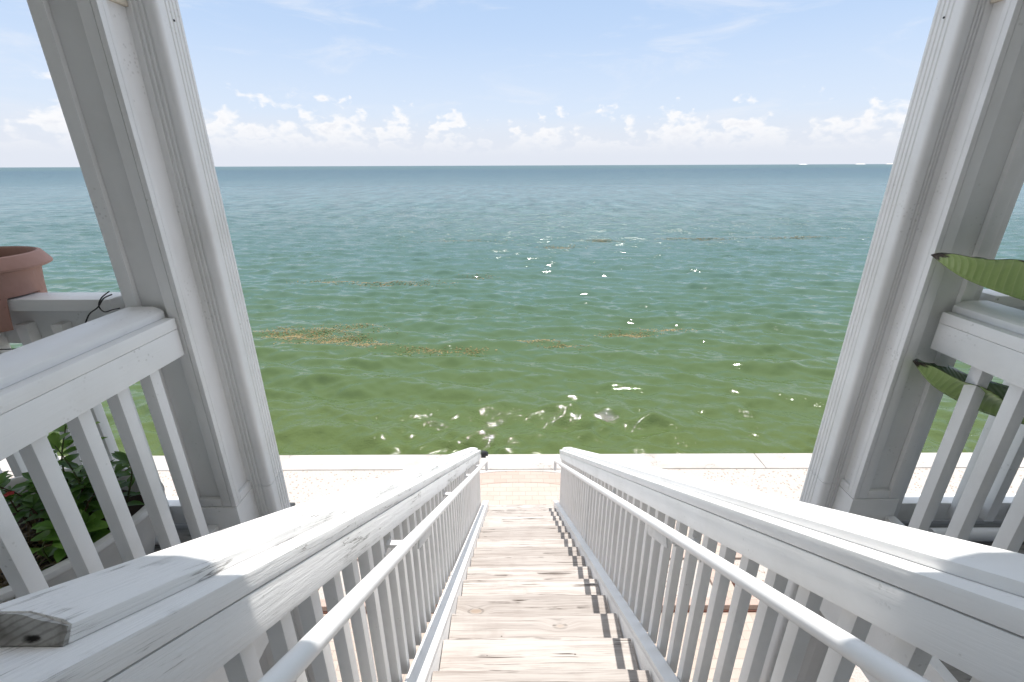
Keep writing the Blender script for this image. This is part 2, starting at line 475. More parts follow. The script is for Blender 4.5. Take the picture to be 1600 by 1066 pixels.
def make_water():
    m, t, p = mat("bay_water")
    raw = t.n('ShaderNodeTexCoord').outputs['Object']
    x, y, z = t.sep(raw)
    # depth and weed tint the water; middle stops also carry painted sky reflection
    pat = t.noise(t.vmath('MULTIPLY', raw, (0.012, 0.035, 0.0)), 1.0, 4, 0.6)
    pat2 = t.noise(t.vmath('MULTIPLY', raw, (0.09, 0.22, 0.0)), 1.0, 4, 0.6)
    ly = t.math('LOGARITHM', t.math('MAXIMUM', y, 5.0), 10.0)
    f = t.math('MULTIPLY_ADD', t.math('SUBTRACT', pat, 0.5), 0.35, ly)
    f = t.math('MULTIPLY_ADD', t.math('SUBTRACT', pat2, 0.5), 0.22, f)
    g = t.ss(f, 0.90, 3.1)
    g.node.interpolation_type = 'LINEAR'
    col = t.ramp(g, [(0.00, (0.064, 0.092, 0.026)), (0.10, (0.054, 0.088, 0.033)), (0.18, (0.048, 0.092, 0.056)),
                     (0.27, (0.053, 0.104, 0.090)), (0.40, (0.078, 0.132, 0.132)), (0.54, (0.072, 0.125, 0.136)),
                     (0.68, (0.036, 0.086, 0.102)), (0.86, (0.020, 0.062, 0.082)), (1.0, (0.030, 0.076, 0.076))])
    # light and dark ripple facets farther out, painted into the base colour
    facet_tone = t.noise(t.vmath('MULTIPLY', raw, (0.42, 0.085, 0.0)), 1.0, 5, 0.68)
    facet_tone = t.math('MULTIPLY_ADD', t.math('SUBTRACT', facet_tone, 0.5), t.ss(y, 25.0, 90.0, 0.0, 1.7), 1.0)
    mul = t.comb(facet_tone, facet_tone, facet_tone)
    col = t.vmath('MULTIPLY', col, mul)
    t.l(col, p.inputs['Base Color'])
    p.inputs['IOR'].default_value = 1.36
    p.inputs['Specular IOR Level'].default_value = 0.5
    ro = t.ss(ly, 1.0, 2.6, 0.045, 0.32)
    t.l(ro, p.inputs['Roughness'])
    # wind ripples finer than the modelled waves
    r1 = t.noise(t.vmath('MULTIPLY', raw, (1.5, 4.6, 1.0)), 1.0, 3, 0.5, 0.3)
    r2 = t.noise(t.vmath('MULTIPLY', raw, (9.0, 17.0, 1.0)), 1.0, 2, 0.5, 0.3)
    r3 = t.noise(t.vmath('MULTIPLY', raw, (0.16, 0.42, 1.0)), 1.0, 5, 0.6, 0.3)
    r5 = t.noise(t.vmath('MULTIPLY', raw, (20.0, 30.0, 1.0)), 1.0, 1, 0.5, 0.2)
    close = t.ss(y, 14.5, 9.0, 0.0, 1.0)
    fine = t.math('MULTIPLY', t.math('MULTIPLY_ADD', r5, 0.30, r2), t.math('MULTIPLY', close, 0.17))
    h = t.math('MULTIPLY_ADD', r1, t.ss(y, 14.0, 45.0, 0.10, 0.5), fine)
    r4 = t.noise(t.vmath('MULTIPLY', raw, (0.45, 1.05, 1.0)), 1.0, 5, 0.62, 0.3)
    fd = t.ss(y, 25.0, 160.0, 0.0, 1.0)
    h2 = t.math('MULTIPLY', r3, t.math('MULTIPLY', fd, 14.0))
    h2 = t.math('MULTIPLY_ADD', r4, t.ss(y, 18.0, 60.0, 0.0, 7.0), h2)
    t.l(t.bump(t.math('ADD', h, h2), 1.0, 0.085), p.inputs['Normal'])
    return m


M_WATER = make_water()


def make_weed():
    m, t, p = mat("floating_weed")
    isl = t.n('ShaderNodeNewGeometry').outputs['Random Per Island']
    t.l(t.mix(isl, (0.10, 0.075, 0.025), (0.24, 0.185, 0.07)), p.inputs['Base Color'])
    p.inputs['Roughness'].default_value = 0.6
    return m


M_WEED = make_weed()

# ------------------------------------------------------------------ helpers
COL = S.collection


def tag(o, label=None, cat=None, group=None, kind=None):
    if label: o['label'] = label
    if cat: o['category'] = cat
    if group: o['group'] = group
    if kind: o['kind'] = kind
    return o


def thing(name, loc, label, cat, group=None):
    o = bpy.data.objects.new(name, None)
    o.empty_display_size = 0.1
    COL.objects.link(o)
    o.location = loc
    return tag(o, label, cat, group)


def org(o):
    """world position of an object in a chain of unrotated parents"""
    v = Vector((0, 0, 0))
    while o is not None:
        v += Vector(o.matrix_basis.translation)
        o = o.parent
    return v


def link(name, bm, m, parent=None, M=None, smooth=None):
    me = bpy.data.meshes.new(name)
    bmesh.ops.recalc_face_normals(bm, faces=bm.faces)
    if smooth is not None:
        for f in bm.faces: f.smooth = True
        for e in bm.edges:
            if len(e.link_faces) == 2 and e.calc_face_angle(0) > R(smooth): e.smooth = False
    bm.to_mesh(me)
    bm.free()
    for x in (m if isinstance(m, (list, tuple)) else [m]): me.materials.append(x)
    o = bpy.data.objects.new(name, me)
    COL.objects.link(o)
    place(o, parent, M)
    return o


def place(o, parent, M=None):
    if M is None: M = Matrix.Identity(4)
    if parent is not None:
        o.parent = parent
        p = parent
        Mp = Matrix.Identity(4)
        chain = []
        while p is not None:
            chain.append(p); p = p.parent
        for c in reversed(chain): Mp = Mp @ c.matrix_basis
        o.matrix_basis = Mp.inverted() @ M
    else:
        o.matrix_basis = M


def frame(a, b, up=(0, 0, 1)):
    a = Vector(a); b = Vector(b)
    X = (b - a).normalized()
    Y = Vector(up).cross(X).normalized()
    Z = X.cross(Y)
    M = Matrix((X, Y, Z)).transposed().to_4x4()
    M.translation = a
    return M, (b - a).length


def bevel_all(bm, w, ang=30):
    es = [e for e in bm.edges if len(e.link_faces) == 2 and e.calc_face_angle(0) > R(ang)]
    bmesh.ops.bevel(bm, geom=es, offset=w, segments=2, profile=0.6, affect='EDGES', clamp_overlap=True)


def prism_bm(prof, L, bev=0.0, cuts=0):
    bm = bmesh.new()
    n = len(prof)
    rings = []
    for k in range(cuts + 2):
        x = L * k / (cuts + 1)
        rings.append([bm.verts.new((x, y, z)) for y, z in prof])
    for A, B in zip(rings, rings[1:]):
        for i in range(n):
            bm.faces.new((A[i], A[(i + 1) % n], B[(i + 1) % n], B[i]))
    bm.faces.new(rings[0]); bm.faces.new(rings[-1])
    bmesh.ops.recalc_face_normals(bm, faces=bm.faces)
    if bev: bevel_all(bm, bev)
    return bm


def prism(name, parent, prof, a, b, m, bev=0.003, up=(0, 0, 1)):
    M, L = frame(a, b, up)
    return link(name, prism_bm(prof, L, bev), m, parent, M, smooth=24)


def rect(y0, y1, z0, z1):
    return [(y0, z0), (y1, z0), (y1, z1), (y0, z1)]


def board(name, parent, a, b, wd, th, m, bev=0.003, up=(0, 0, 1)):
    return prism(name, parent, rect(-wd / 2, wd / 2, -th / 2, th / 2), a, b, m, bev, up)


def add_box(bm, x0, x1, y0, y1, z0, z1):
    vs = [bm.verts.new((x, y, z)) for x in (x0, x1) for y in (y0, y1) for z in (z0, z1)]
    for f in ((0, 1, 3, 2), (4, 6, 7, 5), (0, 4, 5, 1), (2, 3, 7, 6), (0, 2, 6, 4), (1, 5, 7, 3)):
        bm.faces.new([vs[i] for i in f])
    return vs


def box(name, parent, x0, x1, y0, y1, z0, z1, m, bev=0.003):
    """axis-aligned box; its origin sits at its centre-bottom"""
    bm = bmesh.new()
    cx, cy = (x0 + x1) / 2, (y0 + y1) / 2
    add_box(bm, x0 - cx, x1 - cx, y0 - cy, y1 - cy, 0, z1 - z0)
    bmesh.ops.recalc_face_normals(bm, faces=bm.faces)
    if bev: bevel_all(bm, bev)
    return link(name, bm, m, parent, Matrix.Translation((cx, cy, z0)), smooth=40)


def tube_bm(pts, rad, seg=12, bm=None, cap=True):
    if bm is None: bm = bmesh.new()
    pts = [Vector(p) for p in pts]
    rr = rad if isinstance(rad, (list, tuple)) else [rad] * len(pts)
    rings = []
    prev = None
    for i, p in enumerate(pts):
        d = (pts[min(i + 1, len(pts) - 1)] - pts[max(i - 1, 0)]).normalized()
        if prev is None:
            ref = Vector((1, 0, 0)) if abs(d.x) < 0.8 else Vector((0, 0, 1))
            u = d.cross(ref).normalized()
        else:
            u = (prev - d * prev.dot(d)).normalized()
        prev = u
        v = d.cross(u)
        rings.append([bm.verts.new(p + rr[i] * (math.cos(2 * math.pi * k / seg) * u + math.sin(2 * math.pi * k / seg) * v)) for k in range(seg)])
    for A, B in zip(rings, rings[1:]):
        for k in range(seg):
            bm.faces.new((A[k], A[(k + 1) % seg], B[(k + 1) % seg], B[k]))
    if cap:
        bm.faces.new(rings[0]); bm.faces.new(rings[-1])
    return bm


def tube(name, parent, pts, rad, m, seg=12):
    o = org(parent) if parent else Vector((0, 0, 0))
    bm = tube_bm(pts, rad, seg)
    M = Matrix.Translation(pts[0])
    bmesh.ops.translate(bm, verts=bm.verts, vec=-Vector(pts[0]))
    return link(name, bm, m, parent, M, smooth=40)


def lathe_bm(prof, seg=48, bm=None):
    """prof: list of (r, z)"""
    if bm is None: bm = bmesh.new()
    rings = []
    for r, z in prof:
        rings.append([bm.verts.new((r * math.cos(2 * math.pi * k / seg), r * math.sin(2 * math.pi * k / seg), z)) for k in range(seg)])
    for A, B in zip(rings, rings[1:]):
        for k in range(seg):
            bm.faces.new((A[k], A[(k + 1) % seg], B[(k + 1) % seg], B[k]))
    return bm, rings


def dup(o, M, parent):
    c = o.copy()
    COL.objects.link(c)
    place(c, parent, M)
    return c


# ------------------------------------------------------------------ key measures (metres; the camera stands at the origin)
SL = 0.639                      # stair slope
HN = 1.30                       # nosing line under the camera
GROUND = -5.15
DECK = -1.42
WATER = -6.0
XL, XR = -0.465, 0.695          # inner faces of the stair railings
HL = 0.282                      # ledge of the railing cap below the camera
TH = math.atan(SL)
CT = math.cos(TH)
def zs(H, y): return -H - SL * y

# ------------------------------------------------------------------ ground, sea wall, pavers
def sheet(name, pts, z, m, th=None):
    bm = bmesh.new()
    vs = [bm.verts.new((x, y, z)) for x, y in pts]
    bm.faces.new(vs)
    return link(name, bm, m)

g = bmesh.new()
add_box(g, -60, 60, -30, 6.86, GROUND - 1.2, GROUND)
tag(link('shell_ground', g, M_SHELL), kind='structure')

def arc_pts(cx, cy, r, a0, a1, n=64):
    return [(cx + r * math.sin(a0 + (a1 - a0) * i / n), cy + r * math.cos(a0 + (a1 - a0) * i / n)) for i in range(n + 1)]

# tan paver court under and around the stairs, with a pink rounded border at its end
RP = 3.9
CY = 6.80 - RP
arc = [p for p in arc_pts(0.13, CY, RP - 0.30, -1.35, 1.35)]
tag(sheet('paver_court', arc + [(3.64, -6), (-3.38, -6)], GROUND + 0.008, M_PAVER), kind='structure')
bm = bmesh.new()
o_ = [bm.verts.new((x, y, GROUND + 0.012)) for x, y in arc_pts(0.13, CY, RP, -1.35, 1.35)]
i_ = [bm.verts.new((x, y, GROUND + 0.012)) for x, y in arc_pts(0.13, CY, RP - 0.30, -1.35, 1.35)]
o2 = [bm.verts.new((v.co.x, v.co.y, GROUND - 0.05)) for v in o_]
for a, b, c, d, e, f in zip(o_, o_[1:], i_, i_[1:], o2, o2[1:]):
    bm.faces.new((a, b, d, c)); bm.faces.new((a, e, f, b))
tag(link('paver_border', bm, M_PAVERP), kind='structure')
bm = bmesh.new()
vs = [(-1.9, 6.855), (2.1, 6.855)] + [(x, y) for x, y in reversed(arc_pts(0.13, CY, RP + 0.02, -0.545, 0.525, 32))]
f = bm.faces.new([bm.verts.new((x, y, GROUND + 0.006)) for x, y in vs])
tag(link('concrete_apron', bm, M_CONC), kind='structure')

sw = thing('seawall', (0, 7.08, GROUND - 3), "long pale concrete seawall with a flat cap along the water's edge", 'seawall')
bm = bmesh.new()
xs = [-60, -14.3, -9.7, -5.1, 4.6, 9.2, 13.8, 60]
for a, b in zip(xs, xs[1:]):
    add_box(bm, a + 0.004, b - 0.004, 6.86, 7.31, GROUND - 0.25, GROUND + 0.02)
bmesh.ops.recalc_face_normals(bm, faces=bm.faces)
bevel_all(bm, 0.012)
link('wall_cap', bm, M_CONC, sw, smooth=40)
bm = bmesh.new()
add_box(bm, -60, 60, 6.90, 7.22, GROUND - 3, GROUND - 0.25)
link('wall_panel', bm, M_CONC, sw)

# raised beds of white shell edged with pink pavers
def bed(x0, x1, y0, y1, label):
    t = thing('garden_bed', ((x0 + x1) / 2, y0, GROUND), label, 'garden bed', 'shell beds beside the stairs')
    bm = bmesh.new()
    e = 0.11
    add_box(bm, x0, x1, y0, y0 + e, GROUND + 0.035, GROUND + 0.12)
    add_box(bm, x0, x1, y1 - e, y1, GROUND + 0.035, GROUND + 0.12)
    add_box(bm, x0, x0 + e, y0 + e + 0.002, y1 - e - 0.002, GROUND + 0.035, GROUND + 0.12)
    add_box(bm, x1 - e, x1, y0 + e + 0.002, y1 - e - 0.002, GROUND + 0.035, GROUND + 0.12)
    bmesh.ops.recalc_face_normals(bm, faces=bm.faces)
    bevel_all(bm, 0.008)
    link('paver_edging', bm, M_PAVERP, t)
    bm = bmesh.new()
    add_box(bm, x0 - 0.012, x1 + 0.012, y0 - 0.012, y1 + 0.012, GROUND + 0.0, GROUND + 0.034)
    link('base_course', bm, M_EDGE, t)
    bm = bmesh.new()
    n = 14
    g = [[bm.verts.new((x0 + e + 0.001 + (x1 - x0 - 2 * e - 0.002) * i / n, y0 + e + 0.001 + (y1 - y0 - 2 * e - 0.002) * j / n,
                        GROUND + 0.085 + random.uniform(-.012, .012))) for j in range(n + 1)] for i in range(n + 1)]
    for i in range(n):
        for j in range(n):
            bm.faces.new((g[i][j], g[i + 1][j], g[i + 1][j + 1], g[i][j + 1]))
    link('shell_fill', bm, M_SHELL, t, smooth=60)

bed(1.05, 2.68, 4.03, 4.86, "low pink paver bed filled with white shell seen between right balusters, nearer the stairs")
bed(2.90, 4.30, 4.03, 4.86, "low pink paver bed filled with white shell beyond the right railing, farther from the stairs")
bed(-2.60, -0.95, 4.03, 4.86, "low pink paver bed filled with white shell, beyond the peeling left railing")

# ------------------------------------------------------------------ the bay
NW = 110
lam = np.exp(np.clip(rng.normal(np.log(0.78), 0.62, NW), np.log(0.24), np.log(5.5)))
spread = np.clip(0.44 - 0.14 * np.log(lam / 0.5), 0.20, 0.60)
ang = 0.10 + rng.normal(0, 1, NW) * spread
kx = np.sin(ang) * 2 * np.pi / lam
ky = np.cos(ang) * 2 * np.pi / lam
ph = rng.uniform(0, 2 * np.pi, NW)
amp = 0.036 * lam / (2 * np.pi) * np.where(lam > 2.5, 0.7, 1.0)


def sea(x, y, sp):
    """water height; waves shorter than four grid steps fade out"""
    h = np.zeros_like(x)
    gust = 0.95 + 0.22 * np.sin(0.33 * x + 0.23 * y + 1.0) * np.sin(0.11 * x - 0.37 * y + 0.6) + 0.16 * np.clip((y - 14) / 14, 0, 1)
    for i in range(NW):
        f = np.clip((lam[i] / np.maximum(sp, 1e-6) - 3.0) / 3.0, 0, 1)
        s = np.sin(kx[i] * x + ky[i] * y + ph[i])
        h += amp[i] * f * (s + 0.33 * s * s)
    # steeper slapping chop where the waves come back off the wall
    c = np.clip((12.5 - y) / 3.2, 0, 1)
    c = c * (0.75 + 0.45 * np.sin(0.9 * x + 0.7 * np.sin(0.5 * y)) * np.sin(1.3 * y + 0.4 * x))
    chop = np.zeros_like(x)
    for i in range(20):
        lc = 0.24 + 0.055 * i
        k = 2 * np.pi / lc
        a = 2.399 * i
        f = np.clip((lc / np.maximum(sp, 1e-6) - 3.0) / 3.0, 0, 1)
        q = np.sin(k * (0.75 * np.cos(a) * x + (0.45 + 0.55 * abs(np.sin(a))) * (1 if np.sin(a) > 0 else -1) * y) + 1.7 * i)
        chop += f * 0.112 * lc / (2 * np.pi) * (q + 0.3 * q * q)
    big = 0.06 * np.sin(0.55 * x + 1.9 * y + 0.8 * np.sin(0.31 * x)) * np.exp(-((y - 9.7) / 1.6) ** 2)
    return WATER + 1.10 * h * gust + chop * c + big - 0.03


NR, NC = 1450, 960
yy = 7.23 * np.exp(np.linspace(0, np.log(30000 / 7.23), NR) ** 1.0)
# denser rows near, geometric growth far
tt = np.linspace(0, 1, NR)
yy = 7.23 * np.exp(np.log(30000 / 7.23) * (0.70 * tt + 0.30 * tt ** 5))
half = yy * 1.25 + 5.0
u = np.linspace(-1, 1, NC)
Xg = half[:, None] * u[None, :]
Yg = np.repeat(yy[:, None], NC, 1)
sp = np.maximum(half[:, None] * 2 / NC, np.gradient(yy)[:, None]) * np.ones_like(Xg)
Zg = sea(Xg, Yg, sp)
me = bpy.data.meshes.new('water')
nv = NR * NC
co = np.stack([Xg, Yg, Zg], -1).reshape(-1).astype(np.float32)
ii = (np.arange(NR - 1)[:, None] * NC + np.arange(NC - 1)[None, :]).reshape(-1)
fa = np.stack([ii, ii + 1, ii + NC + 1, ii + NC], -1).astype(np.int32)
me.vertices.add(nv); me.vertices.foreach_set('co', co)
me.loops.add(fa.size); me.loops.foreach_set('vertex_index', fa.reshape(-1))
me.polygons.add(len(fa)); me.polygons.foreach_set('loop_start', np.arange(len(fa), dtype=np.int32) * 4)
me.polygons.foreach_set('use_smooth', np.ones(len(fa), dtype=bool))
me.update(calc_edges=True)
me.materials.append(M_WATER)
water = bpy.data.objects.new('water', me)
COL.objects.link(water)
tag(water, kind='structure')

# floating weed: drifts of little fronds lying on the water
pts = []
def drift(x, y, lx, ly, n, size=0.05):
    for _ in range(int(n * 1.5)):
        a = random.gauss(0, 0.45); b = random.gauss(0, 0.45)
        pts.append((x + a * lx + 0.2 * random.gauss(0, 1), y + b * ly + 0.25 * math.sin(a * 5 + x) * ly, 0.70 * size * random.uniform(0.4, 1.4)))
drift(-8.0, 16.2, 2.0, 0.8, 950); drift(-6.3, 15.6, 1.4, 0.45, 420); drift(-5.1, 15.0, 0.9, 0.3, 220)
drift(-6.0, 17.0, 1.0, 0.4, 110); drift(-3.0, 14.6, 1.2, 0.25, 150); drift(0.9, 15.3, 0.8, 0.2, 110)
drift(-1.4, 14.6, 0.7, 0.25, 90); drift(4.4, 15.9, 1.0, 0.3, 260); drift(6.0, 16.4, 1.0, 0.25, 110); drift(1.7, 14.9, 0.9, 0.2, 80)
drift(-6.3, 24.0, 3.2, 0.6, 330, 0.07); drift(-1.8, 25.5, 0.9, 0.5, 110, 0.06); drift(-10, 24.5, 2.2, 0.6, 150, 0.07)
drift(3.8, 35.5, 2.0, 0.9, 260, 0.10); drift(7.6, 38.5, 1.8, 0.9, 240, 0.10); drift(16.0, 39.5, 4.5, 0.8, 430, 0.10)
drift(25.0, 40.0, 4.5, 0.8, 330, 0.10); drift(-4.0, 39.0, 5.0, 0.7, 160, 0.10)
P = np.array(pts)
zz = sea(P[:, 0], P[:, 1], np.maximum((P[:, 1] * 1.25 + 5) * 2 / NC, P[:, 1] * 0.0041)) + 0.004
bm = bmesh.new()
for (x, y, s), z in zip(pts, zz):
    a = random.uniform(0, math.pi)
    c, sn = math.cos(a), math.sin(a)
    q = []
    for px, py in ((-1, -.25), (-.2, -.45), (1, -.1), (.9, .25), (-.3, .4)):
        px *= s; py *= s
        q.append(bm.verts.new((x + c * px - sn * py, y + sn * px + c * py, z + random.uniform(-.004, .008))))
    bm.faces.new(q)
tag(link('floating_seaweed', bm, M_WEED), "drifts of brown seaweed floating on the green water", 'seaweed', kind='stuff')

# pale buildings on the far shore, just showing over the horizon
def far_building(x, y, wd, h, label):
    t = thing('shore_building', (x, y, WATER), label, 'building', 'buildings on the far shore')
    box('wall', t, x - wd / 2, x + wd / 2, y, y + 30, WATER, WATER + h * 0.3, M_FARB, 0)
    bm = bmesh.new()
    q = [bm.verts.new((x + p, y + r_, WATER + z_)) for p, r_, z_ in
         ((-wd / 2 - 2, -2, h * .3), (wd / 2 + 2, -2, h * .3), (wd / 2 + 2, 32, h * .3), (-wd / 2 - 2, 32, h * .3), (-wd / 2 + 12, 15, h), (wd / 2 - 12, 15, h))]
    for f in ((0, 1, 5, 4), (1, 2, 5), (2, 3, 4, 5), (3, 0, 4), (0, 3, 2, 1)): bm.faces.new([q[i] for i in f])
    link('roof', bm, M_FARB, t)
far_building(3000, 5000, 75, 9, "tiny pale building on the horizon, farthest left of the three")
far_building(3590, 5000, 90, 10, "tiny pale building on the horizon, the middle one of the three")
far_building(3900, 5000, 80, 11, "tiny pale building on the horizon nearest the right column")

# ------------------------------------------------------------------ staircase
st = thing('staircase', (0.13, 5.74, GROUND), "steep flight of bleached wooden steps leading down to the paver court", 'stairs')
RUN = 0.2862
treads = []
for k in range(-5, 16):
    y = 1.449 + RUN * k
    z = zs(HN, y)
    if z > DECK - 0.06: continue
    bm = bmesh.new()
    L = 1.021
    nseg = 24
    prof = rect(-RUN + 0.006, 0.0, -0.038, 0.0)
    bm = prism_bm(prof, L, 0.004, cuts=nseg)
    s1, s2, s3 = random.uniform(0, 6), random.uniform(0, 6), random.uniform(-.004, .004)
    for v in bm.verts:
        x = v.co.x
        if v.co.y < -0.1:
            v.co.y += 0.003 * math.sin(5 * x + s1) + 0.0015 * math.sin(23 * x + s2)
        else:
            v.co.y += 0.003 * math.sin(6 * x + s2) + 0.0018 * math.sin(31 * x + s1)
        v.co.z += 0.0025 * math.sin(4 * x + s1) + s3 * (x - 0.5)
    # local X runs along world X, local Y points to +Y
    M = Matrix.Translation((-0.377 + random.uniform(-.004, .004), y, z))
    treads.append(link('tread', bm, M_TREAD, st, M, smooth=40))
treads[0]
Y0, Y1 = 0.10, 5.80
for x0, x1 in ((-0.421, -0.383), (0.650, 0.688)):
    prism('stringer', st, rect(-abs(x1 - x0) / 2, abs(x1 - x0) / 2, -0.30, -0.012),
          ((x0 + x1) / 2, Y0, zs(1.262, Y0)), ((x0 + x1) / 2, Y1, zs(1.262, Y1)), M_RAIL)
for x0, x1 in ((-0.469, -0.383), (0.650, 0.714)):
    prism('shoe_board', st, rect(-abs(x1 - x0) / 2, abs(x1 - x0) / 2, -0.0115, 0.020),
          ((x0 + x1) / 2, Y0, zs(1.262, Y0)), ((x0 + x1) / 2, Y1 + 0.04, zs(1.262, Y1 + 0.04)), M_RAIL)

# ------------------------------------------------------------------ stair railings
def stair_rail(side, label, mt):
    X = XL if side < 0 else XR
    s = 1 if side < 0 else -1         # local +Y is world -X
    t = thing('stair_railing', (X + side * 0.07, 5.9, GROUND), label, 'railing', 'railings of the stairs')
    ya = -0.15
    yb = 5.69
    def pr(name, prof, y0, y1, m, bev):
        prof = [(s * a, b) for a, b in prof]
        return prism(name, t, prof, (X, y0, zs(HL, y0)), (X, y1, zs(HL, y1)), m, bev)
    pr('cap_board', rect(0, 0.180, -0.038, 0), ya, yb, mt, 0.005)
    pr('rail_board', rect(0.002, 0.021, -0.128, -0.0405), ya, yb - 0.02, mt, 0.003)
    y0 = 0.365 if side < 0 else -0.15
    top = pr('top_board', [(0.049, 0.0005), (0.049, 0.022), (0.060, 0.0275), (0.100, 0.036), (0.162, 0.036), (0.168, 0.030), (0.168, 0.0005)], y0, yb + 0.03, mt, 0.002)
    pr('back_board', rect(0.062, 0.100, -0.128, -0.0405), ya, yb - 0.02, mt, 0.003)
    if side < 0:
        # rough, rotted cut at the near end of the top board
        bm = bmesh.new()
        nu, nw = 26, 10
        grid = []
        for i in range(nu + 1):
            row = []
            for j in range(nw + 1):
                yv = 0.0500 + 0.117 * i / nu
                hmax = 0.0215 + min(1, max(0, (yv - 0.049) / 0.05)) * 0.0135
                zv = 0.0010 + (hmax - 0.002) * j / nw
                hole = math.exp(-((yv - 0.088) / 0.014) ** 2 - ((zv - 0.008) / 0.007) ** 2)
                xv = -0.006 + 0.0035 * hole + random.uniform(-.0007, .0007) - 0.003 * math.sin(yv * 90) * (j / nw)
                row.append(bm.verts.new((xv, s * yv, zv)))
            grid.append(row)
        for i in range(nu):
            for j in range(nw):
                bm.faces.new((grid[i][j], grid[i + 1][j], grid[i + 1][j + 1], grid[i][j + 1]))
        geo = bmesh.ops.extrude_face_region(bm, geom=list(bm.faces))
        for v in geo['geom']:
            if isinstance(v, bmesh.types.BMVert): v.co.x = 0.003
        M, L = frame((X, y0, zs(HL, y0)), (X, y0 + 1, zs(HL, y0 + 1)))
        e = link('rotted_end', bm, M_ROT, t, M, smooth=70)
        e['label'] = "weathered grey rotted end grain"
    # balusters
    xb0, xb1 = sorted((X + side * 0.0225, X + side * 0.0605))
    first = None
    y = 5.60
    hb = 1.262 - 0.0
    while y > 0.28:
        zt = zs(HL, y) - 0.06
        zb = zs(1.285, y)
        if first is None:
            first = box('baluster', t, xb0, xb1, y - 0.019, y + 0.019, zb, zt - 0.0, M_BAL, 0.003)
            fz = zb
        else:
            dup(first, Matrix.Translation(((xb0 + xb1) / 2 + random.uniform(-.0015, .0015), y + random.uniform(-.004, .004), zb)), t)
        y -= 0.1225
    # posts: one at the foot, one half-way
    for yp, zt in ((5.685, 0.05), (3.46, 0.06)):
        px = X + side * 0.105
        zb = GROUND + 0.008
        box('newel_post', t, px - 0.043, px + 0.043, yp - 0.045, yp + 0.044, zb, zs(HL, yp) - zt, M_RAIL, 0.004)
    # round handrail on brackets
    xh = -0.380 if side < 0 else 0.622
    hh = 0.462
    ye = 5.42
    ze = zs(hh, ye)
    pa = [(xh, 0.02, zs(hh, 0.02)), (xh, 0.5, zs(hh, 0.5)), (xh, 3.0, zs(hh, 3.0)), (xh, ye, ze)]
    pa += [(xh, ye + 0.06, ze - 0.040), (xh, ye + 0.095, ze - 0.070), (xh, ye + 0.11, ze - 0.105), (xh, ye + 0.112, ze - 0.23)]
    hr = tube('handrail', t, pa, 0.0215, M_PIPE, 16)
    for yb_ in (0.12, 1.36, 2.60, 3.84, 5.0):
        zc = zs(hh, yb_)
        bm = bmesh.new()
        xf = X + side * 0.0225
        x0, x1 = sorted((xh, xf))
        add_box(bm, x0, x1, yb_ - 0.012, yb_ + 0.012, zc - 0.040, zc - 0.026)
        add_box(bm, xh - 0.012, xh + 0.012, yb_ - 0.0125, yb_ + 0.0125, zc - 0.0255, zc - 0.016)
        add_box(bm, min(xf, xf - side * 0.006), max(xf, xf - side * 0.006), yb_ - 0.045, yb_ + 0.045, zc - 0.085, zc - 0.041)
        bmesh.ops.recalc_face_normals(bm, faces=bm.faces)
        bmesh.ops.translate(bm, verts=bm.verts, vec=(-xh, -yb_, -zc))
        link('bracket', bm, M_METAL, hr, Matrix.Translation((xh, yb_, zc)))
    # splice plate under the handrail
    prism('splice_plate', hr, rect(-0.004, 0.004, -0.065, -0.022), (xh, 1.44, zs(hh, 1.44)), (xh, 1.66, zs(hh, 1.66)), M_METAL, 0.0015)
    return t

stair_rail(-1, "sloping white stair railing with peeling boards and a rotted grey cut end", M_OLD)
stair_rail(1, "sloping white stair railing with smooth boards, on the side of the big green leaves", M_RAIL)

# small black light on the foot of the left railing
pl = thing('post_light', (-0.415, 5.70, zs(HL, 5.70) - 0.04), "small black light fixed at the lower end of the peeling railing", 'light')
bm = bmesh.new()
p0 = Vector((-0.445, 5.70, zs(HL, 5.70) - 0.065))
add_box(bm, -0.018, 0.05, -0.035, 0.035, -0.05, -0.012)
vs = add_box(bm, -0.018, 0.085, -0.045, 0.045, -0.0115, 0.03)
for v in vs:
    if v.co.z > 0 and v.co.x > 0: v.co.x -= 0.03; v.co.y *= 0.6
link('housing', bm, M_BLACK, pl, Matrix.Translation(p0))
bm = bmesh.new()
add_box(bm, -0.012, 0.05, -0.022, 0.022, 0.0305, 0.036)
link('solar_panel', bm, M_BLACK, pl, Matrix.Translation(p0))

# ------------------------------------------------------------------ deck
bm = bmesh.new()
def planks(x0, x1, y0, y1):
    y = y0
    while y < y1 - 0.02:
        e = min(y + 0.138, y1)
        add_box(bm, x0, x1, y, e, DECK - 0.028, DECK)
        y += 0.143
planks(-7, -0.985, -2.6, 1.66); planks(1.305, 7, -2.6, 1.66); planks(-0.985, 1.305, -2.6, 0.02)
bmesh.ops.recalc_face_normals(bm, faces=bm.faces)
tag(link('deck', bm, M_DECK), kind='structure')
bm = bmesh.new()
for (x0, x1, y0, y1) in ((-0.985, -0.947, 0.022, 1.515), (1.233 + 0.034, 1.305, 0.022, 1.515), (-0.947, 1.266, 0.021, 0.059)):
    add_box(bm, x0, x1, y0, y1, DECK - 0.30, DECK + 0.004)
add_box(bm, -7, -1.28, 1.661, 1.70, DECK - 0.30, DECK + 0.004)
add_box(bm, 1.53, 7, 1.661, 1.70, DECK - 0.30, DECK + 0.004)
bmesh.ops.recalc_face_normals(bm, faces=bm.faces)
bevel_all(bm, 0.003)
tag(link('deck_edge', bm, M_RAIL), kind='structure')
bm = bmesh.new()
x = -6.8
while x < 7:
    if x < -1.05 or x > 1.4: add_box(bm, x - 0.019, x + 0.019, -2.5, 1.655, DECK - 0.28, DECK - 0.029)
    x += 0.405
link_o = tag(link('deck_joists', bm, M_DECK), kind='structure')

